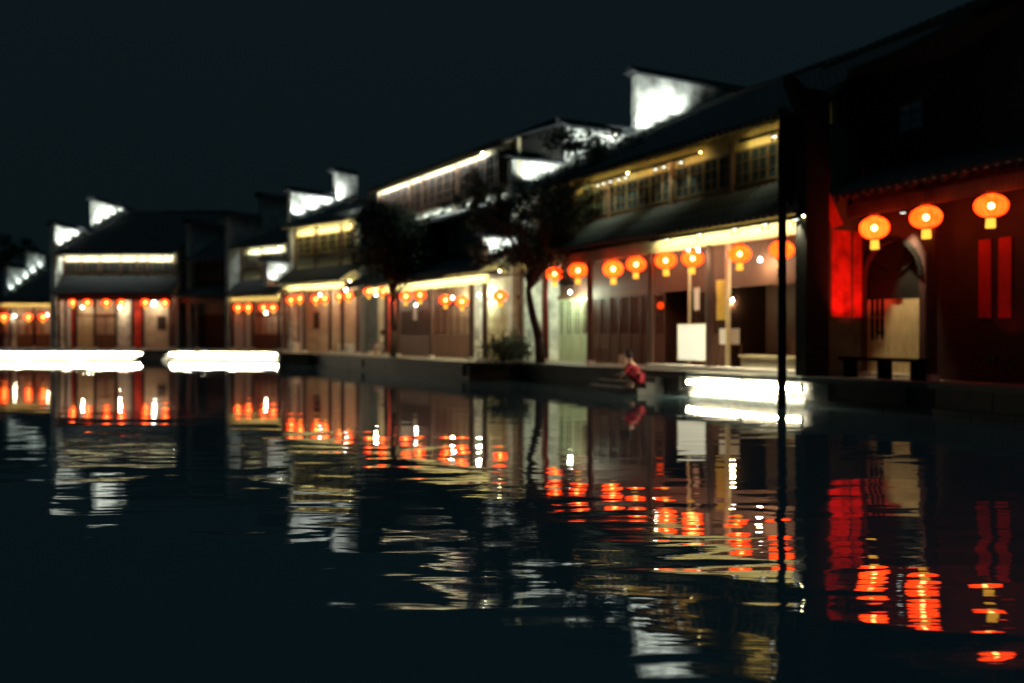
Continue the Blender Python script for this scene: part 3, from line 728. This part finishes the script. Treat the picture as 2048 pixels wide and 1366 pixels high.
for px, py, lb in ((738, 582, 'left one of two red lanterns against a lit beam behind the dense tree'),
    (766, 582, 'right one of two red lanterns against a lit beam behind the dense tree'),
    (812, 593, 'dim red lantern left of the white notice under the dense tree'),
    (840, 590, 'red lantern directly above the white notice under the dense tree'),
    (891, 600, 'red lantern left one of the pair over the dark double doors'),
    (924, 603, 'red lantern right one of the pair over the dark double doors'),
    (1000, 592, 'red lantern over the pale doors, left one of the pair by the leaning trunk')):
    lantern(FF, px, py, -.1, lb, g, .84)
lantern(FG, 1036, 592, .4, 'red lantern right one of the pair by the leaning trunk', g)
g = 'red lanterns on the corner house'
for i, px in enumerate((582, 600, 632, 650, 679, 697)):
    lantern(FE, px, (600, 597, 598, 597, 593, 591)[i], .12, ['leftmost', 'second from left', 'third from left', 'fourth from left', 'fifth from left', 'rightmost'][i]+' of six red lanterns on the corner house', g, .80)
g = 'red lanterns on the four lantern house'
for i, px in enumerate((476, 497, 527, 546)):
    lantern(FD, px, 615, .12, ['leftmost', 'second from left', 'third from left', 'rightmost'][i]+' of four red lanterns right of the dark alley', g, .86)
g = 'red lanterns on the six lantern house'
for i, px in enumerate((146, 175, 213, 243, 291, 330)):
    lantern(FB, px, 605, .0, ['leftmost', 'second from left', 'third from left', 'fourth from left', 'fifth from left', 'rightmost'][i]+' of six red lanterns on the left frontal house', g, .92)
g = 'red lanterns on the low far left house'
for i, px in enumerate((8, 57, 86)):
    lantern(FA, px, 634, -.1, ['leftmost', 'middle', 'rightmost'][i]+' of three red lanterns on the low far left house', g)

# small round red lantern inside the shop
p = FG.at(1321, 611, 1.0)
t = empty('small_round_lantern', p, 0, 'small round dim red lantern hanging inside the shop below the others', 'lantern')
MB().lathe([(.02, .11), (.08, .085), (.115, 0), (.08, -.085), (.02, -.11)], 14).build('lantern_shade', SILKD, t, True)
MB().tube((0, 0, .11), (0, 0, 1.2), .006, n=5).build('cord', IRON, t)

# ------------------------------------------------------------------ things in and before the shops
def placed(name, fr, px, Y, z, label, cat):
    p = fr.w(fr.x(px, Y), Y); return empty(name, (p.x, p.y, z), fr.ang, label, cat)
# white board on its stand
Y = .55
t = placed('notice_board', FG, 1356, Y, 0, 'large blank white board on a stand in front of the shop', 'notice board')
wd = FG.x(1411, Y)-FG.x(1356, Y); z0, z1 = FG.z(1383, 720, Y), FG.z(1383, 649, Y)
MB().box(0, wd, 0, .03, z0, z1).build('board', LIGHTBOX, t)
fr_ = MB().box(-.03, 0, -.01, .04, z0-.03, z1+.03).box(wd, wd+.03, -.01, .04, z0-.03, z1+.03).box(0, wd, -.01, .04, z0-.03, z0-.001).box(0, wd, -.01, .04, z1+.001, z1+.03)
fr_.build('frame', PALEW, t)
for x in (.05, wd-.09): MB().box(x, x+.04, .041, .08, FLOOR, z1).build('leg', IRON, t)
# upright pale post with small red notice behind it
t = placed('pale_post', FG, 1379, 1.0, 0, 'slim pale post rising behind the large white board', 'post')
MB().tube((0, 0, FLOOR), (0, 0, 4.3), .045, n=8).build('shaft', PALEW, t); MB().box(-.1, .1, -.1, .1, FLOOR, FLOOR+.05).build('foot', STONE, t)
for px, ya, yb, m_, lb, w_ in ((1393, 575, 620, WHITEB, 'small pale notice hanging right of the slim post above the white board', .22),
                           (1441, 560, 640, YELLOW, 'tall yellow poster left of the slim lit post in the shop', .36),
                           (830, 610, 640, WHITEB, 'white notice below a red lantern under the dense tree', .35)):
    f = FG if px > 1000 else FF; Y = 1.1
    za, zb = f.z(px, yb, Y), f.z(px, ya, Y); p = f.w(f.x(px, Y), Y)
    t = empty('notice', (p.x, p.y, za), f.ang, lb, 'notice')
    MB().box(-w_/2, w_/2, 0, .015, 0, zb-za).build('sheet', m_, t)
    MB().box(-w_/2-.02, w_/2+.02, -.008, .022, zb-za+.001, zb-za+.03).build('rail', WOOD, t)
    MB().tube((0, .007, zb-za+.03), (0, .007, 4.2-za if f is FG else 3.8-za), .006, n=5).build('cord', IRON, t)
t = placed('lit_post', FG, 1456, .9, 0, 'slim cream post brightly lit inside the near shop', 'post')
MB().tube((0, 0, FLOOR+.12), (0, 0, 4.3), .07, n=12).build('shaft', mat('cream_paint', (.72, .66, .42), .6, .1, 3, 0), t); MB().tube((0, 0, FLOOR), (0, 0, FLOOR+.12), .11, n=12).build('foot', STONE, t)
p = FG.w(FG.x(1448, .3), .3)
t = empty('post_lamp', (p.x, p.y, 4.22), FG.ang, 'small ceiling lamp shining down the slim cream post', 'ceiling lamp')
MB().tube((0, 0, 0), (0, 0, .08), .06, n=10).build('housing', IRON, t); MB().tube((0, 0, -.006), (0, 0, -.001), .045, n=10).build('lens', WBULB, t)
lamp('SPOT', 'post_lamp_light', (0, 0, -.03), 60, (1, .9, .6), t, Vector((.18, .5, -1.6)).to_track_quat('-Z', 'Y').to_euler(), .03, R(70))
# small table with a pale box
t = placed('small_table', FG, 1430, 1.0, FLOOR, 'small dark table carrying a pale box beside the slim lit post', 'table')
MB().box(0, .62, 0, .5, .68, .72).build('tabletop', WOOD, t)
for x in (.03, .55):
    for y in (.03, .43): MB().box(x, x+.04, y, y+.04, 0, .679).build('leg', WOOD, t)
t2 = placed('pale_box', FG, 1434, 1.05, FLOOR+.722, 'pale box standing on the small dark table in the shop', 'box')
MB().box(.05, .5, .05, .38, 0, .40).build('body', WHITEB, t2); MB().box(.04, .51, .04, .39, .402, .44).build('lid', WHITEB, t2)
# low counter / bench in the last bay
t = placed('low_counter', FG, 1476, .75, FLOOR, 'long low pale counter in the shop nearest the black pole', 'counter')
wd = FG.x(1596, .75)-FG.x(1476, .75)
MB().box(0, wd, 0, .5, .38, .44).build('counter_top', PALEW, t); MB().box(.05, wd-.05, .06, .44, 0, .379).build('front_panel', CREAM, t)
# stool shapes and goods
def stool(fr, px, Y, label, h=.45):
    t = placed('stool', fr, px, Y, FLOOR, label, 'stool')
    MB().tube((0, 0, h-.04), (0, 0, h), .17, n=12).build('seat', WOOD, t)
    for k in range(4):
        a = math.pi/4+math.pi/2*k
        MB().tube((.12*math.cos(a), .12*math.sin(a), h-.041), (.16*math.cos(a), .16*math.sin(a), 0), .018, n=6).build('leg', WOOD, t)
stool(FG, 1190, .7, 'dark round stool by the post between the green door and red doors', .55)
stool(FG, 1205, 1.0, 'round stool by the dark red doors, right one of two', .5)
# pale box on ground left of person
t = placed('pale_crate', FG, 1238, .9, FLOOR, 'small pale crate before the dark red doors left of the person', 'crate')
for z in (0, .12, .24): MB().box(0, .34, -.01, .01, z, z+.09).build('slat', WHITEB, t)
MB().box(0, .34, .011, .3, 0, .32).build('body', WHITEB, t)
for fr_, px, wd_, hh, lb in ((FE, 583, .5, .55, 'pale crate by the leftmost bay of the corner house'), (FE, 686, .9, .5, 'wide pale crate in the right bay of the corner house'), (FF, 741, .7, .16, 'flat pale crate left of the seated person in white')):
    t = placed('pale_crate', fr_, px, .5, FLOOR, lb, 'crate')
    for k in range(max(1, int(hh/.16))): MB().box(-wd_/2, wd_/2, -.015, .01, .16*k, .16*k+.12).build('slat', WHITEB, t)
    MB().box(-wd_/2, wd_/2, .011, .4, 0, hh).build('body', WHITEB, t)
# bench in front of the arched door
Y = -.35
t = placed('stone_bench', FH, 1690, Y, FLOOR, 'long dark bench in front of the arched doorway', 'bench')
wd = FH.x(1850, Y)-FH.x(1690, Y)
MB().box(0, wd, -.2, .2, .40, .47).build('seat', BLACKW, t)
for x in (.12, wd*.5, wd-.24): MB().box(x, x+.12, -.16, .16, 0, .399).build('leg', BLACKW, t)
# reddish-lit vertical couplet boards on G bay (reddish post at left)
p = FG.w(FG.x(1097, .1), .1)
t = empty('red_couplet', (p.x, p.y, FG.z(1097, 690, .1)), FG.ang, 'tall red strip on the post left of the pale green door', 'banner')
MB().box(-.14, .14, -.16, -.14, 0, FG.z(1097, 580, .1)-FG.z(1097, 690, .1)).build('sheet', REDP, t)
MB().box(-.16, .16, -.17, -.13, -.03, -.001).build('rail', WOOD, t)

# black pole in front
p = Vector(((1564-1024)*18.7/FPX, 18.7))
t = empty('black_pole', (p.x, p.y, 0), -.45, 'tall black pole standing in the water before the near shop', 'pole')
MB().tube((0, 0, -.8), (0, 0, 6.5), .10, .085, n=12).build('shaft', BLACKW, t)
MB().prism([(.09, -.03, 6.45), (.34, -.03, 6.35), (.30, -.03, 4.9), (.20, -.03, 4.35), (.09, -.03, 4.6)], (0, .06, 0)).build('furled_banner', BLACKW, t)
MB().tube((.0, 0, 6.42), (.40, 0, 6.42), .02, n=6).build('crossbar', BLACKW, t)
MB().lathe([(0, 6.62), (.09, 6.58), (.11, 6.5), (0, 6.5)], 10).build('cap', BLACKW, t)

# ------------------------------------------------------------------ trees
def leaves(center, rad, n, size, clumps, seed, spread=1):
    rnd = random.Random(seed); mb = MB()
    cs = []
    for _ in range(clumps):
        while True:
            q = Vector((rnd.uniform(-1, 1), rnd.uniform(-1, 1), rnd.uniform(-1, 1)))
            if q.length < 1: break
        cs.append((Vector((q.x*rad[0], q.y*rad[1], q.z*rad[2])), rnd.uniform(.35, .8)*spread))
    for _ in range(n):
        c, cr_ = rnd.choice(cs)
        d = Vector((rnd.gauss(0, .5), rnd.gauss(0, .5), rnd.gauss(0, .4)))*cr_
        p = Vector(center)+c+d
        a = Vector((rnd.uniform(-1, 1), rnd.uniform(-1, 1), rnd.uniform(-.8, .3))).normalized()
        b = a.orthogonal().normalized(); b.rotate(Matrix.Rotation(rnd.uniform(0, 6.28), 3, a)); s = size*rnd.uniform(.6, 1.3)
        i = len(mb.v)
        mb.v += [tuple(p), tuple(p+a*s*.5+b*s*.28), tuple(p+a*s), tuple(p+a*s*.5-b*s*.28)]
        mb.f.append((i, i+1, i+2, i+3))
    return mb, [Vector(center)+c for c, r in cs]
def tree(name, base, path, crown, label, seed, r0=.16, leaf=(9000, .13, 40), spread=1):
    t = empty(name, base, 0, label, 'tree')
    tr = MB(); pts = [Vector(p) for p in path]; n = len(pts)
    for i in range(n-1): tr.tube(pts[i], pts[i+1], r0*(1-.6*i/n), r0*(1-.6*(i+1)/n), n=9)
    rnd = random.Random(seed)
    lv = MB(); allc = []
    for c, rad, frac in crown:
        m, cs = leaves(c, rad, int(leaf[0]*frac), leaf[1], max(5, int(leaf[2]*frac)), seed+len(allc), spread)
        i = len(lv.v); lv.v += m.v; lv.f += [tuple(q+i for q in f) for f in m.f]; allc += cs
    to = tr.build('trunk', BARK, t, True)
    for k, c in enumerate(allc):
        if k % 2 == 0:
            s = pts[-1] if rnd.random() < .6 else pts[-2].lerp(pts[-1], rnd.random()); mid = s.lerp(c, .5)+Vector((rnd.uniform(-.2, .2), rnd.uniform(-.2, .2), rnd.uniform(-.1, .3)))
            MB().tube(s, mid, .045, .03, n=5).tube(mid, c, .03, .012, n=5).build('limb', BARK, to)
    lv.build('crown', LEAF, t)
    return t
def ray(px, py, d): return Vector(((px-1024)*d/FPX, d, CH+(HY-py)*d/FPX))
def rel(px, py, d, base): return ray(px, py, d)-Vector(base)
d = 37.4; b = Vector(((785-1024)*d/FPX, d, FLOOR))
tree('dense_tree', b, [(0, 0, 0), (.05, 0, 1.2), (-.03, 0, 2.4), (.1, 0, 3.2)],
     [(rel(800, 490, d, b), (1.9, 1.5, 1.3), .50), (rel(885, 520, d, b), (1.7, 1.3, 1.05), .38), (rel(755, 440, d, b), (.9, .9, .6), .15)],
     'dense dark round tree on the quay left of the leaning tree', 3, .15, (42000, .16, 75))
d = 28.6; b = Vector(((1082-1024)*d/FPX, 29.4, FLOOR))
d = 29.2
tree('leaning_tree', b, [(0, 0, 0), (-.06, -.1, .9), (-.28, -.2, 1.7), (-.42, -.2, 2.5), (-.2, -.2, 3.3)],
     [(rel(1185, 285, d, b), (1.5, 1.0, .45), .20), (rel(1120, 545, d, b), (.8, .5, .4), .05), (rel(1050, 420, d, b), (1.9, 1.3, 1.0), .30), (rel(960, 400, d, b), (1.3, 1.2, 1.0), .2), (rel(1150, 400, d, b), (1.2, 1.1, 1.1), .2),
      (rel(1010, 510, d, b), (1.4, 1.2, .6), .12), (rel(1200, 330, d, b), (1.0, .9, .6), .08), (rel(1150, 500, d, b), (1.5, .6, .4), .10)],
     'sparse tree with a leaning curved trunk at the middle of the quay', 11, .17, (9000, .15, 95), .55)
# low bush
d = 31.2; b = Vector(((1003-1024)*d/FPX, 31.0, FLOOR))
t = empty('round_bush', b, 0, 'low dark round bush on the quay left of the leaning trunk', 'bush')
m, cs = leaves((0, 0, .42), (.75, .5, .3), 4200, .10, 22, 5); m.build('foliage', LEAF, t)
st = MB()
for c in cs[:8]: st.tube((0, 0, 0), c, .02, .008, n=4)
st.build('stems', BARK, t)
# far dark tree behind the low left house
b = Vector((-46, 76, FLOOR))
tree('far_tree', b, [(0, 0, 0), (.1, 0, 2), (0, 0, 4), (.2, 0, 6)], [((0, 0, 7.6), (5, 2.5, 2.6), 1)], 'dark tree crown behind the low house at the far left edge', 21, .3, (7000, .3, 40))

# ------------------------------------------------------------------ people
def body(name, verts, edges, radii, m, parent, sub=2):
    me = bpy.data.meshes.new(name); me.from_pydata(verts, edges, []); me.materials.append(m)
    o = bpy.data.objects.new(name, me); C.objects.link(o); o.parent = parent
    me.update()
    sk = o.modifiers.new('skin', 'SKIN')
    if not me.skin_vertices: 
        bm = bmesh.new(); bm.from_mesh(me); bm.verts.layers.skin.verify(); bm.to_mesh(me); bm.free()
    for i, r in enumerate(radii):
        sv = me.skin_vertices[0].data[i]; sv.radius = (r, r) if not isinstance(r, tuple) else r
        sv.use_root = (i == 0)
    s = o.modifiers.new('sub', 'SUBSURF'); s.levels = sub; s.render_levels = sub
    dg = bpy.context.evaluated_depsgraph_get(); ev = o.evaluated_get(dg)
    me2 = bpy.data.meshes.new_from_object(ev); me2.name = name
    o.modifiers.clear(); o.data = me2; 
    if not me2.materials: me2.materials.append(m)
    for p in me2.polygons: p.use_smooth = True
    return o
def person(loc, rz, label, sit=False, top=REDC, bottom=DARKC, s=1.0):
    """crouching or sitting figure; local +x is the way they face, z=0 at the feet"""
    t = empty('person', loc, rz, label, 'person'); t.scale = (s, s, s)
    hip = .26 if not sit else .47; lean = .30 if not sit else .08
    if not sit:
        J = [(0, 0, hip), (.06, 0, hip+.16), (.17, 0, hip+.36), (.22, 0, hip+.46), (.27, 0, hip+.55),          # pelvis, waist, chest, neck, head base
             (.02, .10, hip), (.36, .13, .50), (.10, .12, .10), (.14, .12, .04), (.28, .13, .03),               # right leg
             (.02, -.10, hip), (.42, -.16, .46), (.30, -.15, .10), (.33, -.15, .04), (.47, -.16, .03),          # left leg
             (.18, .18, hip+.36), (.34, .24, hip+.16), (.52, .16, hip+.10), (.58, .13, hip+.08),                # arm
             (.18, -.18, hip+.36), (.36, -.24, hip+.14), (.54, -.14, hip+.02), (.60, -.10, hip-.02)]
    else:
        J = [(0, 0, hip), (.02, 0, hip+.18), (.04, 0, hip+.40), (.05, 0, hip+.50), (.08, 0, hip+.60),
             (.02, .10, hip), (.44, .12, hip+.02), (.46, .12, .10), (.46, .12, .05), (.60, .12, .04),
             (.02, -.10, hip), (.44, -.12, hip+.02), (.42, -.12, .10), (.42, -.12, .05), (.56, -.12, .04),
             (.04, .18, hip+.40), (.12, .24, hip+.14), (.34, .14, hip+.08), (.40, .12, hip+.08),
             (.04, -.18, hip+.40), (.12, -.24, hip+.14), (.34, -.14, hip+.08), (.40, -.12, hip+.08)]
    E_ = [(0,1),(1,2),(2,3),(3,4),(0,5),(5,6),(6,7),(7,8),(8,9),(0,10),(10,11),(11,12),(12,13),(13,14),(2,15),(15,16),(16,17),(17,18),(2,19),(19,20),(20,21),(21,22)]
    Rr = [.12,.115,.13,.055,.06, .095,.07,.045,.045,.03, .095,.07,.045,.045,.03, .06,.045,.032,.028, .06,.045,.032,.028]
    bo = body('body', J, E_, Rr, SKIN, t)
    # head with face
    hd = Vector(J[4])+Vector((.035, 0, .10))
    h = MB(); prof = []
    for k in range(13):
        a = math.pi*k/12; prof.append((.078*math.sin(a)*(1-.12*(k/12)), .115*math.cos(a)))
    h.lathe(prof, 16); ho = h.build('head', SKIN, t, True, hd)
    ho.rotation_euler = (0, .5 if not sit else .1, 0)
    MB().prism([(.07, -.012, -.02), (.07, .012, -.02), (.07, 0, .025)], (.028, 0, -.008)).build('nose', SKIN, ho)
    for y in (-.028, .028): MB().lathe([(0, -.009), (.009, 0), (0, .009)], 8).build('eye', HAIR, ho, loc=(.071, y, .015))
    for y in (-.078, .078): MB().box(-.015, .015, y-.01, y+.01, -.03, .03).build('ear', SKIN, ho)
    MB().box(.066, .074, -.022, .022, -.052, -.045).build('mouth', REDC, ho)
    hr = MB(); prof = [(0, .128), (.05, .118), (.085, .075), (.094, .02), (.09, -.05), (.085, -.10), (.05, -.12)]
    hr.lathe(prof, 16); hro = hr.build('hair', HAIR, ho, True, (-.022, 0, .006))
    # clothes as slightly larger skins over the body
    off = .018
    ti = [0, 1, 2, 15, 16, 19, 20]; mp = {v: i for i, v in enumerate(ti)}
    body('top', [J[i] for i in ti], [(mp[a], mp[b]) for a, b in ((0,1),(1,2),(2,15),(15,16),(2,19),(19,20))], [Rr[i]+off for i in ti], top, t)
    bi = [0, 5, 6, 10, 11]; mp = {v: i for i, v in enumerate(bi)}
    body('trousers', [J[i] for i in bi], [(0, 1), (1, 2), (0, 3), (3, 4)], [Rr[i]+off*1.4 for i in bi], bottom, t)
    # fingers
    for hi, sy in ((18, 1), (22, -1)):
        b0 = Vector(J[hi])
        for k in range(4):
            ln = (.062, .07, .066, .052)[k]; o_ = Vector((.01, (k-1.5)*.017, 0)); a = b0+o_; m_ = a+Vector((ln*.55, 0, -.008)); e = m_+Vector((ln*.4, 0, -.022))
            MB().tube(a, m_, .008, .0075, n=6).tube(m_, e, .0075, .006, n=6).build('finger', SKIN, t)
        MB().tube(b0+Vector((-.03, -sy*.02, 0)), b0+Vector((.02, -sy*.05, -.01)), .010, .008, n=6).build('thumb', SKIN, t)
    return t
# crouching on the steps at the water (facing left along the water)
person((3.42, 22.95, .165), R(150), 'dark haired person in red crouching at the foot of the quay steps', False, REDC, REDC, 1.0)
pw = FF.w(FF.x(768, .6), .6)
person((pw.x, pw.y, FLOOR), math.pi+.4, 'person in white sitting on a stool in the bay below the dense tree', True, WHITEC, WHITEC, .95)
stool(FF, 768, .62, 'round stool under the seated person in white', .36)
